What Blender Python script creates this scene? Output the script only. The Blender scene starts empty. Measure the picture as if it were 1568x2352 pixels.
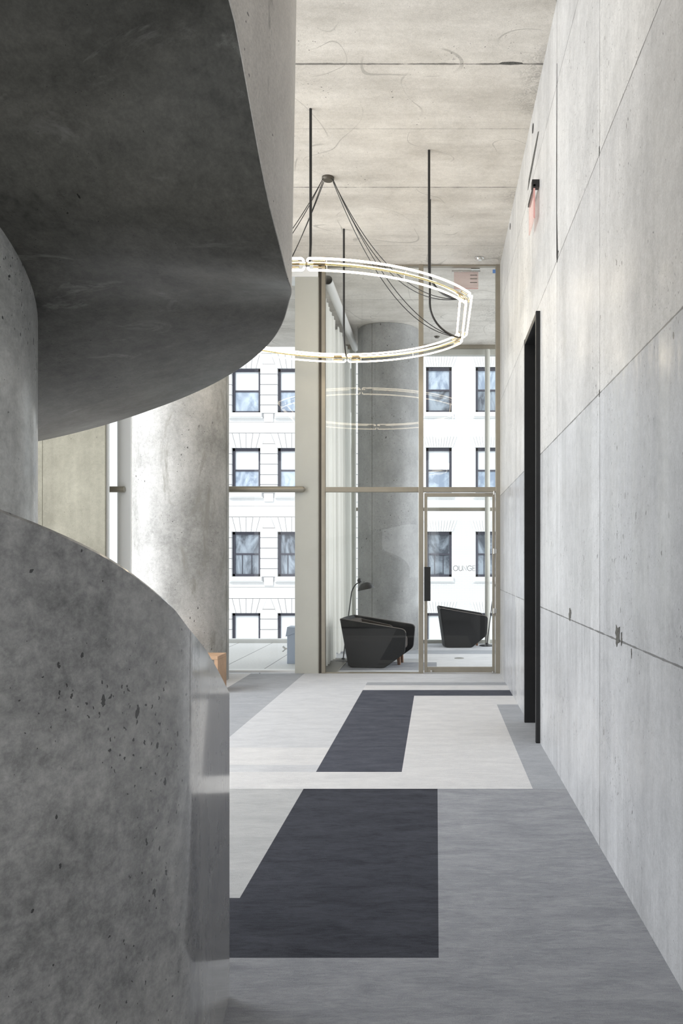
import bpy, math, random
from mathutils import Vector
random.seed(7)
S = bpy.context.scene
COL = S.collection
PI = math.pi
VX, VY, F = 1001.0, 1291.0, 1850.0      # vanishing point and focal length of the photo in pixels
EYE = 1.5

# ------------------------------------------------------------------ camera, world, sun, big lights, exposure
cam_data = bpy.data.cameras.new('camera')
cam = bpy.data.objects.new('camera', cam_data); COL.objects.link(cam)
cam.location = (0, 0, EYE); cam.rotation_euler = (PI/2, 0, 0)
cam_data.sensor_fit = 'HORIZONTAL'; cam_data.sensor_width = 36
cam_data.lens = 36*F/1568
cam_data.shift_x = -(VX-784)/1568
cam_data.shift_y = (VY-1176)/1568
cam_data.clip_end = 300
S.camera = cam
S.view_settings.view_transform = 'Standard'; S.view_settings.look = 'None'
S.view_settings.gamma = 1; S.view_settings.use_curve_mapping = False
S.view_settings.exposure = 0.0

W = bpy.data.worlds.new('world'); S.world = W; W.use_nodes = True
bg = W.node_tree.nodes['Background']
bg.inputs['Color'].default_value = (0.91, 0.955, 1.0, 1); bg.inputs['Strength'].default_value = 1.7

def lamp(name, kind, loc, rot, energy, color=(1, 1, 1), size=(1, 1)):
    d = bpy.data.lights.new(name, kind); d.energy = energy; d.color = color
    if kind == 'AREA':
        d.shape = 'RECTANGLE'; d.size, d.size_y = size
    o = bpy.data.objects.new(name, d); COL.objects.link(o)
    o.location = loc; o.rotation_euler = rot
    return o
sun = lamp('sun', 'SUN', (0, -20, 40), (math.radians(52), 0, math.radians(-28)), 1.5, (1.0, 0.96, 0.90))
sun.data.angle = 0.01
lamp('daylight_left_window', 'AREA', (-6.9, 5.6, 2.7), (0, -PI/2, 0), 690, (0.965, 0.98, 1.0), (5.0, 8.6))
lamp('rear_fill_light', 'AREA', (-3.3, -3.9, 2.9), (PI/2, 0, 0), 50, (1.0, 0.97, 0.92), (6.6, 3.7))  # unseen fill light, added to brighten the foreground from behind the camera
lamp('daylight_lounge_window', 'AREA', (3.9, 13.0, 2.7), (0, PI/2, 0), 160, (0.97, 0.98, 1.0), (4.6, 3.4))

glow = lamp('warm_fill_light', 'POINT', (0.1, 2.5, 4.7), (0, 0, 0), 11, (1.0, 0.80, 0.58)); glow.data.shadow_soft_size = .25  # added point light, no fixture, out of view; tints the upper right wall

# ------------------------------------------------------------------ mesh helpers
class MB:
    """Collects shapes and links them as ONE mesh object."""
    def __init__(s): s.v = []; s.f = []; s.m = []; s.slot = 0
    def add(s, verts, faces):
        n = len(s.v); s.v += [tuple(p) for p in verts]
        for f in faces: s.f.append(tuple(i+n for i in f)); s.m.append(s.slot)
        return s
    def box(s, x0, x1, y0, y1, z0, z1):
        return s.add([(x, y, z) for z in (z0, z1) for y in (y0, y1) for x in (x0, x1)],
                     [(0, 2, 3, 1), (4, 5, 7, 6), (0, 1, 5, 4), (2, 6, 7, 3), (0, 4, 6, 2), (1, 3, 7, 5)])
    def prism(s, poly, axis, a, b):
        """poly: 2D outline; axis is the extrusion axis ('x','y','z')."""
        def P(u, w, t): return {'x': (t, u, w), 'y': (u, t, w), 'z': (u, w, t)}[axis]
        n = len(poly)
        vs = [P(u, w, a) for u, w in poly]+[P(u, w, b) for u, w in poly]
        fs = [tuple(range(n)), tuple(range(2*n-1, n-1, -1))]
        fs += [(i, i+n, (i+1) % n+n, (i+1) % n) for i in range(n)]
        return s.add(vs, fs)
    def tube(s, path, r, n=10, cap=True):
        path = [Vector(p) for p in path]; rings = []
        rr = r if isinstance(r, (list, tuple)) else [r]*len(path)
        t0 = (path[1]-path[0]).normalized()
        u = t0.cross(Vector((0, 0, 1)))
        if u.length < 1e-3: u = t0.cross(Vector((1, 0, 0)))
        u.normalize()
        vs = []
        for i, p in enumerate(path):
            t = (path[min(i+1, len(path)-1)]-path[max(i-1, 0)]).normalized()
            u = (u-t*u.dot(t)).normalized(); w = t.cross(u)
            vs += [p+(u*math.cos(2*PI*k/n)+w*math.sin(2*PI*k/n))*rr[i] for k in range(n)]
        fs = [(i*n+k, i*n+(k+1) % n, (i+1)*n+(k+1) % n, (i+1)*n+k) for i in range(len(path)-1) for k in range(n)]
        if cap: fs += [tuple(range(n-1, -1, -1)), tuple(range((len(path)-1)*n, len(path)*n))]
        return s.add(vs, fs)
    def lathe(s, prof, c=(0, 0, 0), n=32):
        vs = [(c[0]+r*math.cos(2*PI*k/n), c[1]+r*math.sin(2*PI*k/n), c[2]+z) for r, z in prof for k in range(n)]
        fs = [(i*n+k, i*n+(k+1) % n, (i+1)*n+(k+1) % n, (i+1)*n+k) for i in range(len(prof)-1) for k in range(n)]
        if prof[0][0] > 0: fs.append(tuple(range(n-1, -1, -1)))
        if prof[-1][0] > 0: fs.append(tuple(range((len(prof)-1)*n, len(prof)*n)))
        return s.add(vs, fs)
    def grid(s, rows, close=False):
        n = len(rows[0]); vs = [p for r in rows for p in r]
        R = len(rows)
        fs = [(i*n+k, i*n+k+1, ((i+1) % R)*n+k+1, ((i+1) % R)*n+k) for i in range(R if close else R-1) for k in range(n-1)]
        return s.add(vs, fs)
    def build(s, name, mat, parent=None, smooth=None, bevel=0, fix=True):
        me = bpy.data.meshes.new(name); me.from_pydata(s.v, [], s.f); me.update()
        mats = mat if isinstance(mat, (list, tuple)) else [mat]
        for m in mats: me.materials.append(m)
        if len(mats) > 1: me.polygons.foreach_set('material_index', s.m)
        if fix:
            import bmesh
            b = bmesh.new(); b.from_mesh(me); bmesh.ops.recalc_face_normals(b, faces=b.faces); b.to_mesh(me); b.free()
        if smooth is not None:
            me.polygons.foreach_set('use_smooth', [True]*len(me.polygons))
            me.set_sharp_from_angle(angle=math.radians(smooth))
        o = bpy.data.objects.new(name, me); COL.objects.link(o)
        if parent is not None: o.parent = parent
        if bevel:
            bv = o.modifiers.new('bevel', 'BEVEL'); bv.width = bevel; bv.segments = 2; bv.limit_method = 'ANGLE'
        return o

def tag(o, label=None, cat=None, group=None, kind=None):
    if label: o['label'] = label
    if cat: o['category'] = cat
    if group: o['group'] = group
    if kind: o['kind'] = kind
    return o
def empty(name, loc=(0, 0, 0), rz=0, **k):
    o = bpy.data.objects.new(name, None); COL.objects.link(o); o.location = loc; o.rotation_euler = (0, 0, rz)
    o.empty_display_size = .1
    return tag(o, **k)
def copy_tree(o, parent=None):
    c = o.copy(); COL.objects.link(c)
    if parent is not None: c.parent = parent
    for ch in list(o.children): copy_tree(ch, c)
    return c
def rounded(poly, r, n=5):
    out = []
    N = len(poly); rs = r if isinstance(r, (list, tuple)) else [r]*N
    for i in range(N):
        p = Vector(poly[i]); a = (Vector(poly[i-1])-p); b = (Vector(poly[(i+1) % N])-p)
        d = min(rs[i], a.length*.45, b.length*.45)
        A = p+a.normalized()*d; B = p+b.normalized()*d
        for k in range(n+1):
            t = k/n; q = A*(1-t)**2+p*2*t*(1-t)+B*t*t; out.append((q.x, q.y))
    return out
def at(px, py, Y):                                    # a photo pixel at a known depth -> a point in the place
    return ((px-VX)*Y/F, Y, EYE+(VY-py)*Y/F)
def interp(tab, x):
    if x <= tab[0][0]:
        (a, b), (c, d) = tab[0], tab[1]
    elif x >= tab[-1][0]:
        (a, b), (c, d) = tab[-2], tab[-1]
    else:
        for i in range(len(tab)-1):
            if tab[i][0] <= x <= tab[i+1][0]: (a, b), (c, d) = tab[i], tab[i+1]; break
    return b+(d-b)*(x-a)/(c-a)

# ------------------------------------------------------------------ materials
class N:
    def __init__(s, name):
        s.mat = bpy.data.materials.new(name); s.mat.use_nodes = True
        s.t = s.mat.node_tree; s.n = s.t.nodes; s.b = s.n['Principled BSDF']; s.out = s.n['Material Output']
    def link(s, a, b): s.t.links.new(a, b)
    def put(s, sock, v):
        if hasattr(v, 'is_linked') or isinstance(v, bpy.types.NodeSocket): s.link(v, sock)
        else: sock.default_value = v
    def pos(s):
        return s.n.new('ShaderNodeNewGeometry').outputs['Position']
    def obj(s):
        return s.n.new('ShaderNodeTexCoord').outputs['Object']
    def scale(s, vec, sc, loc=(0, 0, 0)):
        m = s.n.new('ShaderNodeMapping'); s.link(vec, m.inputs['Vector']); m.inputs['Scale'].default_value = sc; m.inputs['Location'].default_value = loc
        return m.outputs[0]
    def noise(s, vec, sc, det=6, rough=.6, dist=0):
        x = s.n.new('ShaderNodeTexNoise'); s.link(vec, x.inputs['Vector'])
        x.inputs['Scale'].default_value = sc; x.inputs['Detail'].default_value = det
        x.inputs['Roughness'].default_value = rough; x.inputs['Distortion'].default_value = dist
        return x.outputs['Fac']
    def voro(s, vec, sc, feat='F1'):
        x = s.n.new('ShaderNodeTexVoronoi'); x.feature = feat; s.link(vec, x.inputs['Vector']); x.inputs['Scale'].default_value = sc
        return x
    def math(s, op, a, b=0.0, clamp=False):
        x = s.n.new('ShaderNodeMath'); x.operation = op; x.use_clamp = clamp
        s.put(x.inputs[0], a); s.put(x.inputs[1], b); return x.outputs[0]
    def remap(s, v, a, b, c=0.0, d=1.0):
        x = s.n.new('ShaderNodeMapRange'); s.link(v, x.inputs['Value'])
        for k, q in zip(('From Min', 'From Max', 'To Min', 'To Max'), (a, b, c, d)): x.inputs[k].default_value = q
        return x.outputs[0]
    def mix(s, f, a, b, mode='MIX'):
        x = s.n.new('ShaderNodeMix'); x.data_type = 'RGBA'; x.blend_type = mode
        s.put(x.inputs[0], f)
        for i, c in ((6, a), (7, b)): s.put(x.inputs[i], c)
        return x.outputs[2]
    def sep(s, vec):
        x = s.n.new('ShaderNodeSeparateXYZ'); s.link(vec, x.inputs[0]); return x.outputs
    def bump(s, h, strength=.2, dist=.01):
        x = s.n.new('ShaderNodeBump'); x.inputs['Strength'].default_value = strength; x.inputs['Distance'].default_value = dist
        s.link(h, x.inputs['Height']); s.link(x.outputs[0], s.b.inputs['Normal'])

def C(r, g, b): return (r, g, b, 1)
def plain(name, col, rough=.5, metal=0.0, noise=0.0, nscale=20):
    m = N(name); m.b.inputs['Roughness'].default_value = rough; m.b.inputs['Metallic'].default_value = metal
    if noise:
        f = m.noise(m.obj(), nscale, 5)
        f = m.remap(f, .3, .7)
        m.link(m.mix(f, tuple(c*(1-noise) for c in col[:3])+(1,), tuple(min(1, c*(1+noise)) for c in col[:3])+(1,)), m.b.inputs['Base Color'])
    else: m.b.inputs['Base Color'].default_value = col
    return m.mat

def concrete(name, dark, light, streak=(1, 1, .15), pit=20.0, pitsize=.16, rough=.55, joints=None, mott=1.3, lines=None, worms=False,
             contrast=1.0, wash_glare=None, spec=.4, fine=.2, panels=None, rubble=None, stain=None, sheen=0.0, pitamt=(.42, .72), polish=0, coatrough=.16):
    """Formed concrete: cloudy mottling, formwork streaks, small air holes, panel joints, whitewash with painted-in reflection and honeycombed patches."""
    m = N(name); p = m.pos(); xs = m.sep(p)
    a = m.noise(p, mott, 8, .62, .3)
    b = m.noise(m.scale(p, streak), 3.2, 8, .65)
    c = m.noise(p, 24, 6, .72, .2)
    wa, wb = .45*(1-fine)/.8, .35*(1-fine)/.8
    f = m.math('ADD', m.math('MULTIPLY', a, wa), m.math('ADD', m.math('MULTIPLY', b, wb), m.math('MULTIPLY', c, fine)))
    f = m.remap(f, .5-.15/contrast, .5+.15/contrast)
    col = m.mix(f, dark, light)
    col = m.mix(.9, col, m.mix(m.remap(m.noise(p, 110, 3, .7), .35, .65), C(.86, .86, .86), C(1.07, 1.07, 1.07)), 'MULTIPLY')
    rsock = m.remap(a, .3, .7, rough+.1, rough-.1)
    if panels:                                          # every cast panel has a slightly different tone
        ax, o1, p1, bx, o2, p2, amt = panels
        i1 = m.math('FLOOR', m.math('DIVIDE', m.math('SUBTRACT', xs[ax], o1), p1))
        i2 = m.math('FLOOR', m.math('DIVIDE', m.math('SUBTRACT', xs[bx], o2), p2))
        wn = m.n.new('ShaderNodeTexWhiteNoise'); wn.noise_dimensions = '2D'
        cb = m.n.new('ShaderNodeCombineXYZ'); m.link(i1, cb.inputs[0]); m.link(i2, cb.inputs[1]); m.link(cb.outputs[0], wn.inputs['Vector'])
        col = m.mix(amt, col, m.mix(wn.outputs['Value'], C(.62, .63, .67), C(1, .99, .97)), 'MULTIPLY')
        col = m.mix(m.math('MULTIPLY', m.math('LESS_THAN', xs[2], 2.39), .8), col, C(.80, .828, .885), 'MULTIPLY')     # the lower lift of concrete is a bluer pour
    if wash_glare:                                            # ragged whitewash; along the straight run it also paints in reflected brightness
        sc, ns, thr, wc, gate = wash_glare
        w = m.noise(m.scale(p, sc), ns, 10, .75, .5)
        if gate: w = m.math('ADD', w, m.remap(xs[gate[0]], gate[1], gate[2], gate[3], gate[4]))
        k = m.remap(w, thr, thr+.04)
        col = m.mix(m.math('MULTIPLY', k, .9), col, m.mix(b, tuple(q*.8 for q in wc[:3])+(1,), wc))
    if stain:
        sc, ns, thr, scol = stain
        w = m.noise(m.scale(p, sc, (9, 4, 2)), ns, 9, .72, .8)
        col = m.mix(m.remap(w, thr, thr+.09), col, scol)
    sz = m.remap(m.noise(p, 1.9, 3), pitamt[0], pitamt[1], 0.0, 1.0)
    wv = m.n.new('ShaderNodeVectorMath'); wv.operation = 'MULTIPLY_ADD'
    nz = m.n.new('ShaderNodeTexNoise'); m.link(p, nz.inputs['Vector']); nz.inputs['Scale'].default_value = pit*2.2; nz.inputs['Detail'].default_value = 3
    m.link(nz.outputs['Color'], wv.inputs[0]); wv.inputs[1].default_value = (.5/pit,)*3; m.link(p, wv.inputs[2])
    pw = wv.outputs[0]
    v = m.voro(m.scale(pw, (1, 1, .42), (3, 5, 7)), pit)
    vb = m.voro(m.scale(pw, (1, 1, .5), (1, 2, 3)), pit*2.9)
    h1 = m.math('LESS_THAN', v.outputs['Distance'], m.math('MULTIPLY', sz, pitsize))
    h2 = m.math('LESS_THAN', vb.outputs['Distance'], m.math('MULTIPLY', sz, pitsize*1.25))
    vc = m.voro(m.scale(pw, (1, 1, .7), (7, 1, 4)), pit*1.55)
    sepc = m.n.new('ShaderNodeSeparateColor'); m.link(vc.outputs['Color'], sepc.inputs[0])
    h3 = m.math('MULTIPLY', m.math('LESS_THAN', vc.outputs['Distance'], pitsize*.6), m.math('LESS_THAN', sepc.outputs[0], .2))
    hole = m.math('MAXIMUM', m.math('MAXIMUM', h1, h3), h2)
    col = m.mix(m.math('MULTIPLY', hole, .92), col, tuple(x*.2 for x in dark[:3])+(1,))
    height = m.math('SUBTRACT', m.math('MULTIPLY', c, .25), hole)
    if joints or lines:
        j = None
        for ax, off, per, w in (joints or []):
            d = m.math('PINGPONG', m.math('SUBTRACT', xs[ax], off), per/2)
            k = m.math('LESS_THAN', d, m.math('MULTIPLY', m.remap(m.noise(p, 9, 4), .3, .7, .35, 1.3), w))
            j = k if j is None else m.math('MAXIMUM', j, k)
        for ax, off, w in (lines or []):
            d = m.math('ABSOLUTE', m.math('SUBTRACT', xs[ax], off))
            k = m.math('LESS_THAN', d, m.math('MULTIPLY', m.remap(m.noise(p, 7, 4), .3, .7, .2, 1.4), w))
            j = k if j is None else m.math('MAXIMUM', j, k)
        col = m.mix(m.math('MULTIPLY', j, .82), col, tuple(x*.15 for x in dark[:3])+(1,))
        height = m.math('SUBTRACT', height, m.math('MULTIPLY', j, 1.5))
    if worms:
        for loc, sc in (((4, 0, 0), .62), ((1, 7, 3), .95)):
            w = m.noise(m.scale(p, (1, 1, 1), loc), sc, 1.0, .35, .5)
            gate = m.remap(m.noise(m.scale(p, (1, 1, 1), loc), 1.4, 2), .50, .57)
            k = m.math('MULTIPLY', m.math('LESS_THAN', m.math('ABSOLUTE', m.math('SUBTRACT', w, .5)), .0022), gate)
            col = m.mix(m.math('MULTIPLY', k, .42), col, tuple(x*.4 for x in dark[:3])+(1,))
            height = m.math('ADD', height, m.math('MULTIPLY', k, 2.0))
    if rubble:                                          # honeycombed concrete near an edge
        ax, e0, e1, ns = rubble
        g = m.math('MULTIPLY', m.remap(xs[ax], e0, e1), m.remap(m.noise(m.scale(p, (1, 1, 1), (2, 9, 0)), ns, 4), .50, .60))
        q = m.noise(p, 17, 4, .6, 2.5)
        col = m.mix(m.math('MULTIPLY', g, m.remap(q, .42, .58, .55, 0)), col, tuple(x*.45 for x in dark[:3])+(1,))
        height = m.math('ADD', height, m.math('MULTIPLY', m.math('MULTIPLY', g, q), 7.0))
    m.link(col, m.b.inputs['Base Color'])
    m.link(rsock, m.b.inputs['Roughness'])
    m.b.inputs['Specular IOR Level'].default_value = spec
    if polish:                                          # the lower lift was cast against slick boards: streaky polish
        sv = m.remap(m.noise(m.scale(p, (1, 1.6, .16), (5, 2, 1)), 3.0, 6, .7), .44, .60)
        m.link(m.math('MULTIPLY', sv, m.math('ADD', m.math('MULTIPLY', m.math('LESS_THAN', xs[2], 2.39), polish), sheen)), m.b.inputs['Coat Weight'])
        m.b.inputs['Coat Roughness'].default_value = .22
    elif sheen:
        m.b.inputs['Coat Weight'].default_value = sheen; m.b.inputs['Coat Roughness'].default_value = coatrough
    m.bump(height, .35, .006)
    return m.mat

M = {}
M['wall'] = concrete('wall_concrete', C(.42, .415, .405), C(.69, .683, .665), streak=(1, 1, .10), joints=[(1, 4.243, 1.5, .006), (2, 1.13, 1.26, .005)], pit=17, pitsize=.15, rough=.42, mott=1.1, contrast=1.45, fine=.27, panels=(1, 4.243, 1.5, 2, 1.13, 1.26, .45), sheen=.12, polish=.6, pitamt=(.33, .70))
M['ceiling'] = concrete('ceiling_concrete', C(.47, .44, .395), C(.73, .695, .64), streak=(.25, 1.6, 1), lines=[(1, 6.48, .012), (1, 8.61, .007), (1, 7.45, .003), (1, 12.3, .008), (1, 10.2, .003), (1, 13.4, .004)], pit=14, pitsize=.11, mott=1.6, worms=True, rubble=(0, .45, .85, .7), contrast=1.2)
M['stair'] = concrete('stair_concrete', C(.21, .21, .207), C(.60, .59, .57), streak=(1, 1, .35), pit=21, pitsize=.17, rough=.28, mott=2.4, contrast=1.35, fine=.42, wash_glare=((3.2, 1.2, .32), 2.1, .60, C(.66, .65, .62), (1, 2.0, 2.25, -.12, .17)), spec=.6, sheen=1.0, coatrough=.10, pitamt=(.36, .70))
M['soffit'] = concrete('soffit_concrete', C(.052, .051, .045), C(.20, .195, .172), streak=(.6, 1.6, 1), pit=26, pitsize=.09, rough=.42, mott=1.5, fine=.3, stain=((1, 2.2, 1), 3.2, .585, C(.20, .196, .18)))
M['parapet'] = concrete('upper_parapet_concrete', C(.54, .515, .48), C(.80, .765, .715), streak=(1, 1, .10), pit=22, pitsize=.17, mott=2.0, stain=((2, 2, .3), 2.2, .63, C(.13, .125, .115)))
M['drum'] = concrete('newel_concrete', C(.27, .275, .265), C(.76, .76, .725), streak=(1, 1, .25), pit=22, pitsize=.16, rough=.3, mott=3.2, contrast=1.3, fine=.3, sheen=.4)
M['column'] = concrete('column_concrete', C(.25, .25, .24), C(.56, .555, .54), streak=(1, 1, .3), pit=17, pitsize=.15, mott=1.5, contrast=1.25, fine=.28, stain=((1.4, 1.4, .5), 1.5, .56, C(.28, .275, .25)))
M['lounge_column'] = concrete('lounge_column_concrete', C(.21, .215, .215), C(.42, .425, .425), streak=(1, 1, .5), pit=14, pitsize=.18, mott=1.4, fine=.25, rough=.45)
M['pier'] = concrete('pier_concrete', C(.15, .142, .108), C(.27, .258, .20), streak=(1, 1, .06), pit=20, pitsize=.10, mott=1.2, contrast=1.3)

def carpet(name, a, b):
    m = N(name); p = m.pos()
    s1 = m.noise(m.scale(p, (1.7, 5, 1)), 1.9, 8, .68, .5)
    s2 = m.noise(m.scale(p, (6, 30, 1)), 2.4, 7, .72, .9)
    s3 = m.noise(p, 210, 2, .6)
    f = m.math('ADD', m.math('MULTIPLY', s1, .42), m.math('ADD', m.math('MULTIPLY', s2, .38), m.math('MULTIPLY', s3, .20)))
    m.link(m.mix(m.remap(f, .40, .60), a, b), m.b.inputs['Base Color'])
    m.b.inputs['Roughness'].default_value = .95; m.b.inputs['Specular IOR Level'].default_value = .1
    m.bump(m.math('ADD', s2, m.math('MULTIPLY', s3, .6)), .5, .012)
    return m.mat
M['c_grey'] = carpet('grey_carpet', C(.25, .263, .292), C(.40, .413, .445))
M['c_mid'] = carpet('mid_grey_carpet', C(.335, .355, .39), C(.45, .468, .505))
M['c_light'] = carpet('light_carpet', C(.53, .545, .58), C(.67, .685, .715))
M['c_white'] = carpet('white_carpet', C(.61, .615, .635), C(.75, .752, .765))
M['c_pale'] = carpet('pale_grey_carpet', C(.42, .432, .448), C(.55, .56, .572))
M['c_dark'] = carpet('charcoal_carpet', C(.036, .039, .050), C(.076, .081, .100))
M['c_dark2'] = carpet('slate_carpet', C(.060, .065, .084), C(.112, .119, .148))

def glass(name, tint=(1, 1, 1), ior=1.5):
    m = N(name); m.n.remove(m.b)
    tr = m.n.new('ShaderNodeBsdfTransparent'); tr.inputs[0].default_value = (*tint, 1)
    gl = m.n.new('ShaderNodeBsdfGlossy'); gl.inputs['Roughness'].default_value = 0.0
    fr = m.n.new('ShaderNodeFresnel'); fr.inputs[0].default_value = ior
    mx = m.n.new('ShaderNodeMixShader')
    m.link(fr.outputs[0], mx.inputs[0]); m.link(tr.outputs[0], mx.inputs[1]); m.link(gl.outputs[0], mx.inputs[2])
    m.link(mx.outputs[0], m.out.inputs[0]); return m.mat
M['glass'] = glass('clear_glass', (.97, .985, .98))
M['bronze'] = plain('bronze_metal', C(.34, .31, .255), .42, .75, .06, 6)
M['bronze2'] = plain('dark_bronze_metal', C(.10, .09, .075), .45, .6)
M['post'] = plain('painted_post', C(.50, .50, .455), .5, 0.0, .03, 3)
M['postwhite'] = plain('pale_post', C(.86, .87, .87), .5)
M['rail'] = plain('rail_metal', C(.36, .335, .28), .4, .6)
M['black'] = plain('black_metal', C(.012, .012, .012), .35)
M['blackframe'] = plain('black_frame', C(.010, .010, .0105), .5, 0, .3, 8)
M['dark'] = plain('dark_void', C(.02, .019, .018), .8)
M['rough_dark'] = plain('rough_recess', C(.085, .083, .075), .95, 0, .6, 90)
M['steel'] = plain('steel', C(.62, .61, .58), .25, 1.0)
M['brass'] = plain('brass', C(.46, .38, .24), .25, 1.0)
M['felt'] = plain('black_felt', C(.008, .008, .0085), .75, 0, .25, 60)
M['felt_in'] = plain('brown_lining', C(.055, .045, .038), .85, 0, .2, 60)
M['piping'] = plain('grey_piping', C(.19, .17, .155), .8)
M['wood'] = plain('walnut_wood', C(.22, .11, .06), .5, 0, .25, 14)
M['oak'] = plain('oak_wood', C(.50, .32, .20), .5, 0, .15, 8)
M['white'] = plain('white_paint', C(.80, .80, .79), .5)
M['tube_duct'] = plain('pale_roller_tube', C(.66, .66, .64), .4)
M['tape'] = plain('blue_tape', C(.13, .25, .55), .7)
M['bluegrey'] = plain('blue_grey_metal', C(.50, .57, .70), .45)
M['letter'] = plain('grey_lettering', C(.16, .16, .165), .6)
M['grille'] = plain('grille_metal', C(.35, .34, .32), .4, .6)

def emit(name, col, s):
    m = N(name); m.b.inputs['Base Color'].default_value = C(.9, .88, .8)
    m.b.inputs['Emission Color'].default_value = col; m.b.inputs['Emission Strength'].default_value = s
    return m.mat
M['tube'] = emit('warm_white_light_tube', C(1.0, .86, .64), 10)
def acrylic(name, col, a):
    m = N(name); m.n.remove(m.b)
    tr = m.n.new('ShaderNodeBsdfTransparent'); tr.inputs[0].default_value = C(1, .95, .94)
    df = m.n.new('ShaderNodeBsdfDiffuse'); df.inputs[0].default_value = col
    mx = m.n.new('ShaderNodeMixShader'); mx.inputs[0].default_value = a*.5
    m.link(tr.outputs[0], mx.inputs[1]); m.link(df.outputs[0], mx.inputs[2]); m.link(mx.outputs[0], m.out.inputs[0]); return m.mat
M['pink'] = acrylic('pink_acrylic', C(.72, .48, .43), .45)
M['pinkedge'] = plain('pink_edge', C(.85, .45, .42), .4)
def sheer(name):
    m = N(name); m.n.remove(m.b)
    tr = m.n.new('ShaderNodeBsdfTransparent')
    df = m.n.new('ShaderNodeBsdfDiffuse'); df.inputs[0].default_value = C(.90, .89, .84)
    tl = m.n.new('ShaderNodeBsdfTranslucent'); tl.inputs[0].default_value = C(.92, .91, .86)
    a = m.n.new('ShaderNodeMixShader'); a.inputs[0].default_value = .45
    b = m.n.new('ShaderNodeMixShader'); b.inputs[0].default_value = .88
    m.link(df.outputs[0], a.inputs[1]); m.link(tl.outputs[0], a.inputs[2])
    m.link(tr.outputs[0], b.inputs[1]); m.link(a.outputs[0], b.inputs[2]); m.link(b.outputs[0], m.out.inputs[0]); return m.mat
M['sheer'] = sheer('sheer_curtain')

def masonry(name, a, b, mort, sx, row):
    m = N(name); p = m.pos(); xs = m.sep(p)
    cb = m.n.new('ShaderNodeCombineXYZ'); m.link(xs[0], cb.inputs[0]); m.link(xs[2], cb.inputs[1])
    br = m.n.new('ShaderNodeTexBrick'); m.link(cb.outputs[0], br.inputs['Vector'])
    br.inputs['Scale'].default_value = 1; br.inputs['Brick Width'].default_value = sx; br.inputs['Row Height'].default_value = row
    br.inputs['Mortar Size'].default_value = .007; br.inputs['Color1'].default_value = a; br.inputs['Color2'].default_value = b; br.inputs['Mortar'].default_value = mort
    st = m.remap(m.noise(m.scale(p, (1, 1, .5)), .9, 6, .65), .58, .75, 0, .25)
    m.link(m.mix(st, br.outputs['Color'], C(.45, .46, .49)), m.b.inputs['Base Color'])
    m.b.inputs['Roughness'].default_value = .85
    return m.mat
M['stone'] = masonry('pale_stone', C(.74, .74, .73), C(.70, .70, .70), C(.66, .66, .66), .30, .09)
M['brick'] = masonry('pale_brick', C(.74, .74, .73), C(.70, .70, .71), C(.60, .60, .61), .22, .075)
M['groove'] = plain('stone_joint', C(.50, .50, .51), .9)
M['sill'] = plain('white_stone_sill', C(.82, .82, .81), .8)
M['sash'] = plain('slate_window_frame', C(.045, .045, .065), .5)
M['blind'] = plain('white_window_blind', C(.78, .81, .83), .6)
def panemat(name, a, b, sc):
    m = N(name); p = m.pos()
    f = m.noise(m.scale(p, (1, 1, .5)), sc, 5, .6, 2.0)  # wavy reflections painted into the pane colour as noise
    m.link(m.mix(m.remap(f, .4, .62), a, b), m.b.inputs['Base Color']); m.b.inputs['Roughness'].default_value = .12
    return m.mat
M['pane'] = panemat('blue_window_pane', C(.26, .32, .42), C(.52, .60, .70), 1.3)
M['pane_dark'] = panemat('grey_window_pane', C(.07, .08, .10), C(.33, .38, .44), 1.0)
def paver():
    m = N('terrace_pavers'); p = m.pos(); xs = m.sep(p)
    d = m.math('PINGPONG', m.math('SUBTRACT', xs[0], -2.41), .312)
    k = m.math('LESS_THAN', d, .006)
    base = m.mix(m.remap(m.noise(p, 30, 4), .3, .7), C(.74, .74, .74), C(.84, .84, .83))
    m.link(m.mix(k, base, C(.17, .17, .18)), m.b.inputs['Base Color']); m.b.inputs['Roughness'].default_value = .9
    return m.mat
M['paver'] = paver()

H = 5.507; XW = .862; PY = 10.84
# ------------------------------------------------------------------ the room
def struct(o): o['kind'] = 'structure'; return o
def fbox(mb, slot, x0, x1, y0, y1):
    mb.slot = slot; mb.add([(x0, y0, 0), (x1, y0, 0), (x1, y1, 0), (x0, y1, 0)], [(0, 1, 2, 3)])
XS = [-8, -2.49, -1.77, -.876, -.858, -.245, .01, .64, XW, 4.0]
YS = [-4, 3.053, 3.597, 5.33, 5.757, 5.955, 6.51, 8.486, 9.04, 9.44, 9.81, 10.05, 10.55, PY, 11.15, 12.05, 12.5, 13.15, 13.7, 14.95]
SL = ['c_grey', 'c_mid', 'c_light', 'c_white', 'c_pale', 'c_dark', 'c_dark2']
def cell(x, y):
    if y > PY:
        if 13.15 < y < 13.7: return 1
        if 11.15 < y < 12.05 and x < .01: return 0
        if 12.05 < y < 12.5 and x < -.245: return 4
        if y > 13.7: return 2 if x > -.245 else 4
        return 3 if x > -.245 else 2
    if y < 3.053: return 0
    if y < 5.33:
        if x < -.876: return 5 if y < 3.597 else 4
        return 5 if x < .01 else (1 if y > 3.597 else 0) if False else (5 if x < .01 else 0)
    if y < 5.757: return 3 if x < .64 else 1
    if x > .64 and y < 8.486: return 1
    if x > -.858 and 9.04 < y < 9.44: return 6
    if -.858 < x < -.245 and y < 9.44: return 6
    if x > -.858 and y > 9.44: return 3 if y < 9.81 else (1 if y < 10.05 else 2)
    if x > -.245: return 3
    if y < 5.955: return 2 if x < -.858 else 3
    if y < 6.51 and x < -.858: return 3
    if -2.49 < x < -1.77: return 1
    return 3 if x < -2.49 else 2
fl = MB()
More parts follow.
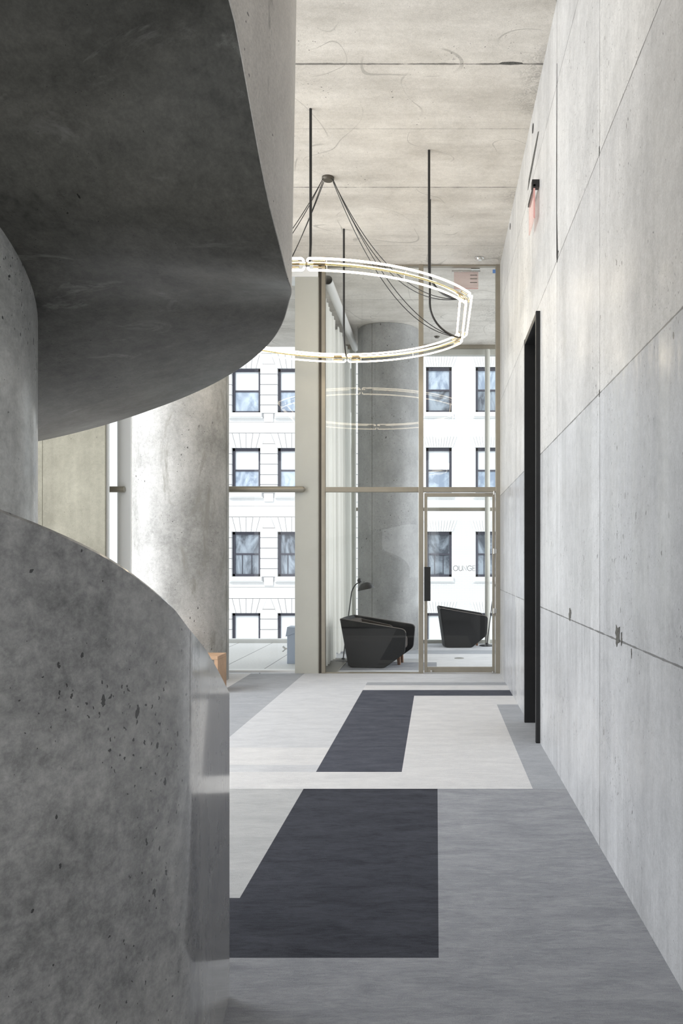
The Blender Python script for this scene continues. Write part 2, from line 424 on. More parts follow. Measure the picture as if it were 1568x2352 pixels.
for i in range(len(XS)-1):
    for j in range(len(YS)-1):
        x0, x1, y0, y1 = XS[i], XS[i+1], YS[j], YS[j+1]
        if y0 >= PY-.01 and x0 < -1.7: 
            if x1 <= -1.77+.001: continue
        fbox(fl, cell((x0+x1)/2, (y0+y1)/2), x0, x1, y0, y1)
fl.slot = 0; fl.box(-8, 4, -4, PY, -.25, -.002); fl.box(-1.8, 4, PY, 14.95, -.25, -.002)
struct(fl.build('floor', [M[k] for k in SL], fix=False))
ceil = struct(MB().box(-8, 4.2, -4.2, 15.0, H, H+.45).build('ceiling', M['ceiling']))
MB().prism([(.50, 6.475), (.53, 6.455), (.62, 6.45), (.69, 6.462), (.70, 6.475), (.6, 6.49)], 'z', H-.002, H+.03).build('recess', M['rough_dark'], ceil)

# right wall with a doorway
DY0, DY1, DZ = 6.67, 7.56, 3.56
rw = MB(); T = XW+.5
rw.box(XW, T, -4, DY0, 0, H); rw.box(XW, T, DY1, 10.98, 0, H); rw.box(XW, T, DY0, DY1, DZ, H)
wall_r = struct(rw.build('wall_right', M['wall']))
rc = MB()                                       # the rough slot and the open form holes near the ceiling
rc.prism([(6.74, 5.105), (6.80, 5.13), (7.1, 5.10), (7.47, 5.05), (7.55, 4.985), (7.4, 5.0), (7.05, 5.045)], 'x', XW-.004, XW+.05)
rc.build('recess', M['rough_dark'], wall_r)
for (px, py, Y, r) in ((1223, 295, 7.16, .045), (1172, 520, 9.35, .04), (1204, 1290, 99, 0)):
    if r:
        z = EYE+(VY-py)*Y/F; n = 14
        MB().prism([(Y+r*math.cos(2*PI*k/n), z+r*.9*math.sin(2*PI*k/n)) for k in range(n)], 'x', XW-.003, XW+.05).build('form_hole', M['dark'], wall_r)
MB().prism([(5.735, 5.05), (5.742, 4.0), (5.70, 3.705), (5.665, 3.69), (5.73, 3.63), (5.755, 3.68), (5.758, 4.4)], 'x', XW-.003, XW+.03).build('joint_gap', M['dark'], wall_r)
for (y, z, s) in ((4.25, 3.67, 1.0), (4.25, 2.39, .6), (3.82, 1.16, 2.1), (3.74, 1.14, 1.1), (5.18, 1.165, 1.5), (3.55, 1.10, .8)):
    n = 15; pts = []
    for k in range(n):
        rr = s*random.uniform(.007, .024)
        pts.append((y+rr*math.cos(2*PI*k/n)*(1.4 if s > 1.2 else .5), z+rr*1.6*math.sin(2*PI*k/n)))
    MB().prism(pts, 'x', XW-.002, XW+.02).build('chip', M['rough_dark'], wall_r)

d1 = struct(empty('door_1'))
k = MB(); P = .826
k.box(P, T+.05, DY0-.005, DY0+.04, 0, DZ+.02); k.box(P, T+.05, DY1-.04, DY1+.005, 0, DZ+.02); k.box(P+.003, T+.05, DY0+.035, DY1-.035, DZ-.03, DZ+.019)
k.build('door_frame', M['blackframe'], d1, bevel=.003)
MB().box(T-.06, T, DY0+.04, DY1-.04, 0, DZ-.03).build('door_leaf', M['blackframe'], d1)

# walls that stand outside the view
wl = MB(); wl.box(-8, -7, -4, 1.3, 0, H); wl.box(-8, -7, 9.9, 11, 0, H); wl.box(-8, -7, 1.3, 9.9, 0, .15); wl.box(-8, -7, 1.3, 9.9, 5.25, H)
struct(wl.build('wall_left', M['pier']))
wb = MB(); wb.box(-8, -6.7, -4.4, -4, 0, H); wb.box(.1, T, -4.4, -4, 0, H); wb.box(-6.7, .1, -4.4, -4, 0, 1.0); wb.box(-6.7, .1, -4.4, -4, 4.8, H)
struct(wb.build('wall_rear', M['wall']))
wq = MB(); wq.box(4.0, 4.3, 10.4, 11.2, 0, H); wq.box(4.0, 4.3, 14.75, 15.0, 0, H); wq.box(4.0, 4.3, 11.2, 14.75, 0, .2); wq.box(4.0, 4.3, 11.2, 14.75, 5.2, H)
wq.box(T, 4.3, 10.5, 10.98, 0, H)
struct(wq.build('wall_lounge', M['wall']))

# ------------------------------------------------------------------ glazed partition with the lounge door
def X(px, Y=PY): return (px-VX)*Y/F
def Z(py, Y=PY): return EYE+(VY-py)*Y/F
w1 = struct(empty('window_1'))
fr = MB(); y0, y1 = PY, PY+.09
fr.box(X(738), X(746.5), y0, y1, 0, H); fr.box(X(961), X(972), y0, y1, 0, H); fr.box(X(1138), X(1149.5), y0, y1, 0, H)
fr.box(X(746), X(961.3), y0+.004, y1-.004, Z(1130), Z(1118.5)); fr.box(X(971.7), X(1138.3), y0+.004, y1-.004, Z(1130), Z(1118.5)); fr.box(X(746), X(1139), y0+.01, y1-.01, H-.02, H-.001)
fr.box(X(746), X(962), y0+.01, y1-.01, 0, .012)
fr.build('frame', M['bronze'], w1, bevel=.004)
MB().box(X(733), X(738), y0+.03, y1, 0, H).box(X(1149.5), XW, y0+.03, y1, 0, H).build('seal', M['bronze2'], w1)
gm = PY+.045
for a in ((746, 961, 607, 1118.5), (972, 1138, 607, 1118.5), (746, 961, 1130, 1545)):
    zt = H-.02 if a[2] == 607 else Z(a[2])
    MB().add([(X(a[0]), gm, Z(a[3])), (X(a[1]), gm, Z(a[3])), (X(a[1]), gm, zt), (X(a[0]), gm, zt)], [(0, 1, 2, 3)]).build('pane', M['glass'], w1)
d2 = struct(empty('door_2'))
df = MB(); a, b = PY+.015, PY+.07
df.box(X(974), X(981), a, b, .012, Z(1132)); df.box(X(1130.5), X(1136.5), a, b, .012, Z(1132))
df.box(X(980.9), X(1130.6), a+.003, b-.003, Z(1140.5), Z(1132)); df.box(X(980.9), X(1130.6), a+.003, b-.003, .012, Z(1532.5))
df.build('door_frame', M['bronze'], d2, bevel=.003)
MB().add([(X(981), gm, Z(1532.5)), (X(1130.5), gm, Z(1532.5)), (X(1130.5), gm, Z(1140.5)), (X(981), gm, Z(1140.5))], [(0, 1, 2, 3)]).build('pane', M['glass'], d2)
MB().box(X(973.5), X(988.5), PY-.07, PY+.0, Z(1380), Z(1302)).box(X(978), X(984), PY, PY+.02, Z(1370), Z(1312)).build('handle', M['black'], d2, bevel=.006)
for py in (1266, 1403):
    MB().tube([(X(1134), PY-.005, Z(py+6)), (X(1134), PY-.005, Z(py-6))], .011).box(X(1135), X(1140), PY-.006, PY+.004, Z(py+5), Z(py-5)).build('hinge', M['steel'], d2, smooth=40)
MB().tube([(X(1134), PY-.01, Z(1136)), (X(1134), PY-.01, Z(1128))], .010).box(X(1114), X(1134), PY-.012, PY, Z(1133), Z(1131)).build('pivot', M['steel'], d2, smooth=40)
MB().tube([(X(1131), PY-.01, .012), (X(1131), PY-.01, .035)], .014).build('pivot', M['steel'], d2, smooth=40)
MB().tube([(X(990), PY-.012, Z(1541)), (X(990), PY+.02, Z(1541))], .014, 14).build('lock', M['steel'], d2, smooth=40)
# LOUNGE lettering, thin strokes applied to the glass
L = {'L': [[(0, 1), (0, 0), (.5, 0)]], 'U': [[(0, 1), (0, .3)]+[(.36-.36*math.cos(PI*k/10), .3-.3*math.sin(PI*k/10)) for k in range(1, 10)]+[(.72, .3), (.72, 1)]],
     'O': [[(.5-.5*math.cos(2*PI*k/28), .5+.5*math.sin(2*PI*k/28)) for k in range(29)]],
     'N': [[(0, 0), (0, 1), (.72, 0), (.72, 1)]],
     'G': [[(.5+.5*math.cos(q), .5+.5*math.sin(q)) for q in [math.radians(35+k*12) for k in range(25)]]+[(.93, .28), (.93, .48), (.55, .48)]],
     'E': [[(.52, 1), (0, 1), (0, 0), (.52, 0)], [(0, .52), (.48, .52)]]}
lt = MB(); hL = Z(1299.5)-Z(1311); x = X(1032.5)
for ch, wdt in zip('LOUNGE', (.58, 1.0, .72, .72, .93, .52)):
    for st in L[ch]:
        lt.tube([(x+u*hL*.93, gm-.003, Z(1311)+v*hL) for u, v in st], .0034, 5)
    x += (wdt+.20)*hL*.93
lt.build('lettering', M['letter'], d2)

# ------------------------------------------------------------------ lobby glazing to the terrace, white steel post
GY = 10.98
w2 = struct(empty('window_2'))
pc = rounded([(X(677, 10.85), 10.85), (X(734, 10.85), 10.85), (X(734, 10.85), 11.16), (X(677, 10.85), 11.16)], [.006, .05, .006, .006])
MB().prism(pc, 'z', 0, Z(636, 10.85)).build('post', M['post'], w2, smooth=30)
MB().box(X(729, 10.87), X(735, 10.87), 10.86, 11.1, 0, H).build('seal', M['bronze2'], w2)
MB().box(-4.6, X(731, 10.85), 10.83, 11.2, Z(636, 10.85), H-.0).build('header_beam', M['postwhite'], w2, bevel=.005)
MB().prism(rounded([(-4.33, 10.85), (-3.98, 10.85), (-3.98, 11.16), (-4.33, 11.16)], .13, 8), 'z', 0, Z(636, 10.85)).build('post', M['postwhite'], w2, smooth=40)
MB().tube([(-3.0, 10.80, 2.475), (X(694, 10.8), 10.80, 2.475), (X(698, 10.8), 10.80, 2.475), (X(700, 10.8), 10.8, 2.475)], [.041, .041, .034, .014], 18).build('rail', M['rail'], w2, smooth=50)
MB().tube([(-5.2, 10.80, 2.475), (X(286, 10.8), 10.8, 2.475)], .041, 18).build('rail', M['rail'], w2, smooth=50)
MB().box(-4.6, X(678, 10.9), 10.90, 11.06, 0, .035).build('sill', M['postwhite'], w2, bevel=.004)
for x0, x1 in ((-3.98, X(678, GY)), (-4.9, -4.33)):
    MB().add([(x0, GY, .03), (x1, GY, .03), (x1, GY, Z(636, 10.85)), (x0, GY, Z(636, 10.85))], [(0, 1, 2, 3)]).build('pane', M['glass'], w2)
pr = MB(); pr.prism([(-5.08, 10.4), (-4.262, 10.4), (-4.42, 10.9), (-5.08, 10.9)], 'z', 0, H)
struct(pr.build('wall_pier', M['pier'], bevel=.012))
struct(MB().box(-8, -5.11, 10.46, 10.9, 0, H).build('wall_far', M['pier']))
struct(MB().box(-4.285, -4.262, 10.47, 10.52, 0, H).build('trim_1', M['postwhite']))

# lounge outer glazing
FW = 14.9
w3 = struct(empty('window_3'))
g = MB(); g.box(-1.9, 4, FW, FW+.12, Z(815, FW), H); g.box(-1.9, 4, FW-.03, FW+.1, 0, .06)
g.build('frame', M['post'], w3)
MB().box(-1.9, 4, FW-.06, FW, Z(802, FW), H).build('header_beam', M['bronze'], w3)
MB().tube([(-1.6, FW-.1, Z(1170.5, FW)), (4, FW-.1, Z(1170.5, FW))], .034, 16).build('rail', M['rail'], w3, smooth=50)
for px in (1119, 812):
    MB().tube([(X(px, 14.75), 14.75, 0), (X(px, 14.75), 14.75, Z(803, 14.75))], .047, 20).build('post', M['post'], w3, smooth=50)
MB().add([(-1.9, FW+.03, .06), (4, FW+.03, .06), (4, FW+.03, Z(815, FW)), (-1.9, FW+.03, Z(815, FW))], [(0, 1, 2, 3)]).build('pane', M['glass'], w3)
# lounge side glazing to the terrace
w4 = struct(empty('window_4'))
sx = -1.80
MB().box(sx, sx+.10, 12.72, 12.86, 0, Z(668, 11)).box(sx, sx+.08, 11.16, FW, H-.25, H).box(sx, sx+.06, 11.16, FW, 0, .05).build('frame', M['post'], w4)
MB().add([(sx+.03, 11.1, .05), (sx+.03, FW, .05), (sx+.03, FW, H-.25), (sx+.03, 11.1, H-.25)], [(0, 1, 2, 3)]).build('pane', M['glass'], w4)

# ------------------------------------------------------------------ terrace and the buildings across the street
struct(MB().box(-9, -1.8, 11.02, 15.05, -.25, 0).build('terrace_floor', M['paver']))
struct(MB().box(-9, -1.8, 14.95, 15.1, 0, .07).build('terrace_kerb', M['sill']))
struct(MB().box(-40, 30, 14, 60, -15.2, -15).build('street', plain('asphalt', C(.35, .35, .36), .9)))

FY = 34.0
def fx(px): return (px-VX)*FY/F
def fz(py): return EYE+(VY-py)*FY/F
mpx = FY/F
rows = [(648, 1), (845, 1), (1028, 1), (1221, 2), (1408, 3)]
bl = empty('apartment_building', (fx(520), FY, -15), label='pale stone apartment building with grooved piers, across from the terrace', cat='building')
off = Vector((-fx(520), -FY, 15))
def put(mb, name, mat, parent, sub=False, **k):
    o = mb.build(name, mat, parent, **k)
    if not sub: o.location = off
    return o
XL, XR = fx(60), fx(870)
wallb = MB(); wallb.box(XL, XR, FY+.28, FY+.6, -15, 16)
put(wallb, 'wall', M['groove'], bl)
st = MB(); fi = MB()
cols = [532+105.0*k for k in range(-1, 3)]
for r, (t, kind) in enumerate(rows):
    bot = t+103
    # belt courses above the windows, cut by thin joints
    st.box(XL, XR, FY+.02, FY+.3, fz(t-34), fz(t-58.5))
    if r: st.box(XL, XR, FY+.06, FY+.3, fz(t-59.3), fz(rows[r-1][0]+103.3))
    fi.box(XL, XR, FY+.09, FY+.3, fz(t-33), fz(t-60))
    # pier blocks
    for c in cols:
        p0, p1 = fx(c+65.5), fx(c+104.5)
        zs = [t-8, t+14, t+38, t+62, t+85, t+103.5]
        for q in range(5):
            if q == 0:
                st.prism([(p0, fz(zs[1]-.9)), (p1, fz(zs[1]-.9)), (p1, fz(t+1)), (p1-.10, fz(t-8)), (p0+.10, fz(t-8)), (p0, fz(t+1))], 'y', FY, FY+.3)
            else:
                st.box(p0, p1, FY, FY+.3, fz(zs[q+1]-(.9 if q < 4 else 0)), fz(zs[q]+.9))
        # flared lintel stones over the window
        n = 6; w0, w1_ = c-2, c+67
        for q in range(n):
            g0, g1 = .55 if q else 0, .55 if q < n-1 else 0
            ba = w0+(w1_-w0)*q/n; bb = w0+(w1_-w0)*(q+1)/n; mid = c+32.5
            ta = mid+(ba-mid)*1.38; tb = mid+(bb-mid)*1.38
            st.prism([(fx(ba+g0), fz(t+.3)), (fx(bb-g1), fz(t+.3)), (fx(tb-g1), fz(t-33)), (fx(ta+g0), fz(t-33))], 'y', FY+.02, FY+.3)
        # stone between the lintels
        st.prism([(fx(c+68.5), fz(t-1)), (fx(c+71), fz(t-9)), (fx(c+99), fz(t-9)), (fx(c+101.5), fz(t-1)), (fx(c+89.3), fz(t-33)), (fx(c+79), fz(t-33))], 'y', FY+.03, FY+.3)
        fi.box(fx(c+66), fx(c+104), FY+.05, FY+.3, fz(bot+12), fz(t-9)); fi.box(fx(c-3), fx(c+102), FY+.06, FY+.3, fz(t-.2), fz(t-33)); 
        st.box(fx(c+74), fx(c+95), FY+.0, FY+.3, fz(bot+21), fz(bot+2))      # small block between the sills
    if r == 0: st.box(XL, XR, FY, FY+.3, fz(t-59.3), 16)
st.box(XL, XR, FY, FY+.3, -15, fz(1408+104))
st.box(XL, fx(532-105-40), FY+.01, FY+.3, -15, 16)
put(st, 'stonework', M['stone'], bl); put(fi, 'stone_joints', M['groove'], bl)
def sash_window(parent, c, w, t, h, kind, y):
    f = MB(); a, b, zt, zb = fx(c), fx(c+w), fz(t), fz(t+h); e = 5.5*mpx
    zm = (zt+zb)/2 if kind != 3 else zb
    f.box(a, a+e, y, y+.1, zb, zt); f.box(b-e, b, y, y+.1, zb, zt); f.box(a, b, y, y+.1, zt-e*1.25, zt); f.box(a, b, y, y+.1, zb, zb+e)
    if kind != 3: f.box(a, b, y+.02, y+.1, zm-.035, zm+.035)
    fo = put(f, 'window', M['sash'], parent)
    sl = MB(); sl.box(a-4*mpx, b+4*mpx, FY-.13, y+.1, fz(t+h+10), fz(t+h+.5)); sl.box(a-6*mpx, b+6*mpx, FY-.05, y+.1, fz(t+h+13), fz(t+h+10))
    sl.build('window_sill', M['sill'], fo)
    mats = {1: ('blind', 'pane'), 2: ('pane_dark', 'pane_dark'), 3: ('blind', 'blind'), 4: ('pane', 'pane_dark')}[kind]
    MB().box(a+e, b-e, y+.07, y+.09, zm, zt-e).build('blind' if mats[0] == 'blind' else 'pane', M[mats[0]], fo)
    if kind != 3: MB().box(a+e, b-e, y+.06, y+.08, zb+e, zm).build('pane', M[mats[1]], fo)
    if kind == 2:
        bars = MB()
        for q in (1, 2): bars.box(a+(b-a)*q/3-.015, a+(b-a)*q/3+.015, y+.03, y+.05, zb+e, zm)
        bars.build('guard_bars', M['sash'], fo)
for t, kind in rows:
    for c in cols: sash_window(bl, c, 65, t, 103, kind, FY+.17)

b2 = empty('brick_building', (fx(1040), FY, -15), label='white brick building seen through the glass lounge door', cat='building')
off = Vector((-fx(1040), -FY, 15))
bw = MB(); XL2, XR2 = XR+.02, fx(1500)
bcols = [978, 1092, 1206]
brows = [(650, 1), (843, 4), (1028, 1), (1221, 2), (1408, 3)]
# wall with window openings, assembled from strips
edges = [XL2]+[e for c in bcols for e in (fx(c), fx(c+59))]+[XR2]
for i in range(0, len(edges), 2): bw.box(edges[i], edges[i+1], FY, FY+.4, -15, 16)
for c in bcols:
    zz = [16]+[e for t, _ in brows for e in (fz(t), fz(t+104))]+[-15]
    for i in range(0, len(zz), 2): bw.box(fx(c), fx(c+59), FY, FY+.4, zz[i+1], zz[i])
put(bw, 'wall', M['brick'], b2)

for c in bcols:
    for t, k in brows:
        n = 12; mid = c+29.5; l2 = MB()
        for q in range(n):
            ba = c-3+65*q/n; bb = c-3+65*(q+.86)/n
            l2.prism([(fx(ba), fz(t)), (fx(bb), fz(t)), (fx(mid+(bb-mid)*1.3), fz(t-26)), (fx(mid+(ba-mid)*1.3), fz(t-26))], 'y', FY-.025, FY+.1)
        put(l2, 'lintel', M['stone'], b2)
        sash_window(b2, c, 59, t, 104, k, FY+.12)

# ------------------------------------------------------------------ concrete columns
def column(cx, cy, r, mat, seams, label):
    c = MB().lathe([(r, 0), (r, H-.003)], (0, 0, 0), 96).build('column', mat, smooth=40)
    c.location = (cx, cy, 0); tag(c, label, 'column', kind='thing')
    s = MB()
    for a in seams:
        a = math.radians(a); s.tube([((r-.001)*math.cos(a), (r-.001)*math.sin(a), 0), ((r-.001)*math.cos(a), (r-.001)*math.sin(a), H-.004)], .0035, 6)
    s.build('form_seam', M['bronze2'], c)
    return c
column(-.825, 14.0-.02, .53, M['lounge_column'], [-118], 'round grey concrete column standing behind the glass in the lounge')
lc = column(-3.245, 10.25, .592, M['column'], [-150, -5], 'broad pale concrete column standing in the lobby behind the spiral stair')

# ------------------------------------------------------------------ spiral staircase
AX, AY = -1.972, 2.457
RL, RU, RC = 1.30, 1.505, .68
def hit(px, R, far):
    s = (px-VX)/F; a = s*s+1; b = -2*(s*AX+AY); c = AX*AX+AY*AY-R*R
    D = max(b*b-4*a*c, 0); Y = (-b+(1 if far else -1)*math.sqrt(D))/(2*a)
    return s*Y, Y
def rail_table(pts, R):
    t = []
    for px, py, far in pts:
        x, y = hit(px, R, far); t.append((math.degrees(math.atan2(y-AY, x-AX)), EYE+(VY-py)*y/F))
    return sorted(t)
def smooth_tab(t, step=2.0):
    """resample with a moving average so the edge is fair"""
    a, b = t[0][0], t[-1][0]; n = int((b-a)/step)
    xs = [a+(b-a)*i/n for i in range(n+1)]
    ys = [(interp(t, x-1.6)+2*interp(t, x)+interp(t, x+1.6))/4 if 0 < i < n else interp(t, x) for i, x in enumerate(xs)]
    return list(zip(xs, ys))
LP1 = (-.636, 2.085); LP2 = (-.712, 2.778)           # the parapet ends in a straight run along the corridor
RL = math.hypot(LP1[0]-AX, LP1[1]-AY); LD1 = math.degrees(math.atan2(LP1[1]-AY, LP1[0]-AX))
low_t = smooth_tab(rail_table([(0, 1168, 0), (60, 1190, 0), (120, 1215, 0), (180, 1242, 0), (240, 1272, 0), (300, 1310, 0), (360, 1357, 0), (400, 1393, 0), (437, 1432, 0)], RL))
up_t = smooth_tab(rail_table([(527, 0, 0), (545, 90, 0), (562, 180, 0), (580, 290, 0), (600, 400, 0), (622, 500, 0), (645, 585, 0), (657, 640, 0),
                              (662, 690, 1), (650, 737, 1), (625, 780, 1), (590, 815, 1), (520, 865, 1), (440, 905, 1), (350, 940, 1), (245, 975, 1), (150, 1000, 1), (92, 1013, 1)], RU))
def zlow(d): return max(min(interp(low_t, d), 3.0), .3)
def zup(d):
    a = up_t[0][0]
    if d < a: return up_t[0][1]+(a-d)*.0125
    b = up_t[-1][0]
    if d > b: return up_t[-1][1]-(d-b)*.004
    return interp(up_t, d)
def zin(d): return 2.466-.0056*d+ (0 if d > -10 else (-10-d)*.0045)
def pol(r, d, z): a = math.radians(d); return (r*math.cos(a), r*math.sin(a), z)
stair = empty('spiral_staircase', (AX, AY, 0), label='raw concrete spiral staircase with solid curved parapets filling the left side', cat='staircase')
MB().lathe([(RC, 0), (RC, 4.9)], n=96).build('newel_drum', M['drum'], stair, smooth=40)
D0, D1 = -175, 17.0
def arc(a, b, step=1.5):
    n = max(2, int(abs(b-a)/step)); return [a+(b-a)*i/n for i in range(n+1)]
def lower_plan():
    """outer line of the lower parapet: (x, y, outward normal, top height), from the far end round to the newel end"""
    pts = []
    for d in arc(D0, LD1-2.5):
        a = math.radians(d); pts.append((RL*math.cos(a), RL*math.sin(a), d, zlow(d)))
    x1, y1 = LP1[0]-AX, LP1[1]-AY; x2, y2 = LP2[0]-AX, LP2[1]-AY
    nd = math.degrees(math.atan2(-(x2-x1), (y2-y1)))
    for i in range(13):
        t = i/12; e = 0 if t > .3 else (.3-t)/.3
        pts.append((x1+(x2-x1)*t-.006*e, y1+(y2-y1)*t, nd*(1-.5*e)+LD1*.5*e, 1.338+(1.055-1.338)*t+.012*math.sin(PI*t)))
    return pts
rows = []
for x, y, d, zt in lower_plan():
    a = math.radians(d); nx, ny = math.cos(a), math.sin(a); K = 8; e = .007; th = .14
    rows.append([(x, y, (zt-e)*i/K) for i in range(K+1)]+[(x-nx*e, y-ny*e, zt), (x-nx*(th-e), y-ny*(th-e), zt), (x-nx*th, y-ny*th, zt-e), (x-nx*th, y-ny*th, 0), (x, y, 0)])
lw = MB(); lw.grid(rows); m_ = len(rows[0])-1
lw.add(rows[0][:-1], [tuple(range(m_))]); lw.add(rows[-1][:-1], [tuple(range(m_))])
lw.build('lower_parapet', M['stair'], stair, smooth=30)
# treads inside the lower parapet
tr = MB(); nst = 12
for i in range(nst):
    a0 = 8-i*15; z = .19*(i+1)
    pts = [(RC*math.cos(math.radians(a)), RC*math.sin(math.radians(a))) for a in arc(a0, a0-15, 5)]+[((RL-.17)*math.cos(math.radians(a)), (RL-.17)*math.sin(math.radians(a))) for a in arc(a0-15, a0, 5)]
    tr.prism(pts, 'z', max(0, z-.5), z)
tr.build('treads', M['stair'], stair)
# underside of the upper flight
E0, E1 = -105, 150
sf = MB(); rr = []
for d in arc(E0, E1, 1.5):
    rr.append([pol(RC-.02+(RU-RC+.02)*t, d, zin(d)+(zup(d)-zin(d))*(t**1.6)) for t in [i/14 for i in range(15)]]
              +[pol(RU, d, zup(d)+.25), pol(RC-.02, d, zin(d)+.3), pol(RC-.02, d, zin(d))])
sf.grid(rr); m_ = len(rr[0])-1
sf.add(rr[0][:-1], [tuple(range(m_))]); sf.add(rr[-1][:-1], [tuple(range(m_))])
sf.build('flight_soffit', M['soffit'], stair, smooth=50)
# parapet of the upper flight, leaning out slightly
up = MB(); rows_ = []
for d in arc(E0, E1, 1.5):
    b = zup(d); t = b+1.35
    rows_.append([pol(RU+.003+.016*(t-b)*i/8, d, b+.002+(t-b)*i/8) for i in range(9)]+[pol(RU-.12, d, t), pol(RU-.12, d, b+.02), pol(RU+.003, d, b+.002)])
up.grid(rows_); m_ = len(rows_[0])-1
up.add(rows_[0][:-1], [tuple(range(m_))]); up.add(rows_[-1][:-1], [tuple(range(m_))])
upo = up.build('upper_parapet', M['parapet'], stair, smooth=50)

# ------------------------------------------------------------------ ring chandelier
CX, CY, CZ = -1.098, 8.37, 4.02
ch = empty('ring_chandelier', (CX, CY, H), label='large brass ring chandelier of glowing white tubes hung from the concrete ceiling', cat='chandelier')
JA = (0, -1.56); JB = (1.386, -.68); c0 = -.0285; RR = 1.5315
tB = math.atan2(JB[1]-c0, JB[0]); tA = -PI/2
def ring_pt(seg, t, off):
    """seg 0..5 round the ring from the near joint; off pushes outwards"""
    if seg in (1, 4):
        sgn = 1 if seg == 1 else -1
        x = sgn*(JB[0]+off); y = (JB[1]+(-2*JB[1])*t)*(1+off*.25)
        return x, y*(1 if seg == 1 else -1)
    a = tA+(tB-tA)*(t if seg in (0, 3) else 1-t)
    x, y = (RR+off)*math.cos(a), c0+(RR+off)*math.sin(a)
    if seg == 0: return x, y
    if seg == 2: return x, -y
    if seg == 3: return -x, -y
    return -x, y
def lz(z): return z-H
zr, zu, zl = CZ, CZ+.028, CZ-.052
for seg in range(6):
    rp = [(*ring_pt(seg, i/28, 0), lz(zr)) for i in range(29)]
    MB().tube(rp, .0095, 8, True).build('rail', M['brass'], ch, smooth=60)
    L_ = 1.36 if seg in (1, 4) else RR*(tB-tA)
    for off, z in ((.055, zu), (-.055, zu), (0, zl)):
        m0 = .035/L_; tt = [m0+(1-2*m0)*i/26 for i in range(27)]
        pts = [(*ring_pt(seg, t, off), lz(z)) for t in tt]
        def bend(t, k):                                 # the ends of each tube turn in towards the rail
            x, y = ring_pt(seg, t, off*(1-k)); return (x, y, lz(z+(zr-z)*k))
        e = .022/L_
        pts = [bend(tt[0]-e*.9, .5), bend(tt[0]-e*.75, .25), bend(tt[0]-e*.4, .07)]+pts+[bend(tt[-1]+e*.4, .07), bend(tt[-1]+e*.75, .25), bend(tt[-1]+e*.9, .5)]
        MB().tube(pts, .0095, 8).build('light_tube', M['tube'], ch, smooth=60)
    for t in ((.12, .88) if seg in (1, 4) else (.1, .5, .9)):
        x, y = ring_pt(seg, t, 0); o1 = ring_pt(seg, t, .055); o2 = ring_pt(seg, t, -.055)
        MB().tube([(*o1, lz(zu)), (x, y, lz(zr)), (*o2, lz(zu))], .0035, 5).tube([(x, y, lz(zr)), (x, y, lz(zl))], .0035, 5).build('bracket', M['steel'], ch)
    for t in (.06, .94):                                # electrode sleeves beside each joint
        t0 = (.07 if t < .5 else 1-.07)
        dt = .05/L_
        for off, z in ((.03, zr+.014), (-.03, zr+.014), (0, zr-.026)):
            tc = (.11/L_) if t < .5 else 1-.11/L_
            a = ring_pt(seg, tc-dt, off); b = ring_pt(seg, tc+dt, off)
            MB().tube([(*a, lz(z)), (*b, lz(z))], .0085, 8).build('sleeve', M['brass'], ch, smooth=60)
rods = [(JA, (-.01, -1.25)), (JB, (1.03, -.534)), ((JB[0], -JB[1]), (1.03, .534)), ((0, 1.56), (-.01, 1.32)), ((-JB[0], -JB[1]), (-1.03, .534)), ((-JB[0], JB[1]), (-1.03, -.534))]
joints = []
for (jx, jy), (ex, ey) in rods:
    zt = .34
    pts = [(ex, ey, 0)]+[(ex, ey, lz(CZ+zt))]
    for i in range(1, 15):
        a = PI/2*i/14
        pts.append((ex+(jx-ex)*(1-math.cos(a)), ey+(jy-ey)*(1-math.cos(a)), lz(CZ+zt*(1-math.sin(a)))))
    MB().tube(pts, [.0125]*3+[.0115]*(len(pts)-3), 10).build('hanger_rod', M['black'], ch, smooth=60)
    joints.append((jx, jy))
MB().lathe([(.064, 0), (.064, -.018), (.05, -.034), (.0, -.036)], (-.027, .02, 0), 24).build('canopy', M['bronze2'], ch, smooth=40)
for jx, jy in (joints[1], joints[2], joints[4], joints[5]):
    for s in (-1, 1):
        a = math.atan2(jy, jx); sx0, sy0 = -.027+.058*math.cos(a)-s*.008*math.sin(a), .02+.058*math.sin(a)+s*.012*math.cos(a)
        p = 2.15+.12*s
        pts = []
        for i in range(33):
            t = i/32; q = (1-t)**p
            pts.append((sx0+(jx-sx0)*t-s*.02*math.sin(a)*t*(1-t)*2, sy0+(jy-sy0)*t+s*.02*math.cos(a)*t*(1-t)*2, -.03+(lz(CZ)+.03)*(1-q)))
        MB().tube(pts, .0042, 6).build('cable', M['black'], ch, smooth=60)

# ------------------------------------------------------------------ signs and fittings on the ceiling and the wall
es = empty('exit_sign', (X(1070, 10.99), 10.99, H), label='pink clear sign hanging behind the glass above the lounge door', cat='sign', group='exit signs')
z0 = Z(623, 10.99)-H; hx = X(1103, 10.99)-X(1070, 10.99)
MB().tube([(-hx, 0, z0), (hx, 0, z0)], .012, 10).box(hx*.35, hx*.95, -.03, .03, z0+.02, 0).build('bracket', M['steel'], es, smooth=40)
MB().box(-hx+.03, hx-.03, -.004, .004, z0-.235, z0-.01).build('panel', M['pink'], es)
MB().box(-hx+.03, hx-.03, -.006, .006, z0-.241, z0-.235).build('panel_edge', M['pinkedge'], es)
mk = MB()
for q in range(3): mk.box(hx-.14, hx-.045, -.007, -.005, z0-.06-.05*q, z0-.050-.05*q)
mk.build('print', M['piping'], es)
ws = empty('exit_sign', (XW, 6.9, 4.5), label='pink clear sign standing off the right concrete wall near the ceiling', cat='sign', group='exit signs')
MB().box(-.062, 0, -.19, -.12, .13, .19).box(-.055, -.03, -.19, .19, .12, .15).build('bracket', M['black'], ws, bevel=.003)
MB().box(-.048, -.038, -.18, .18, -.13, .125).build('panel', M['pink'], ws)
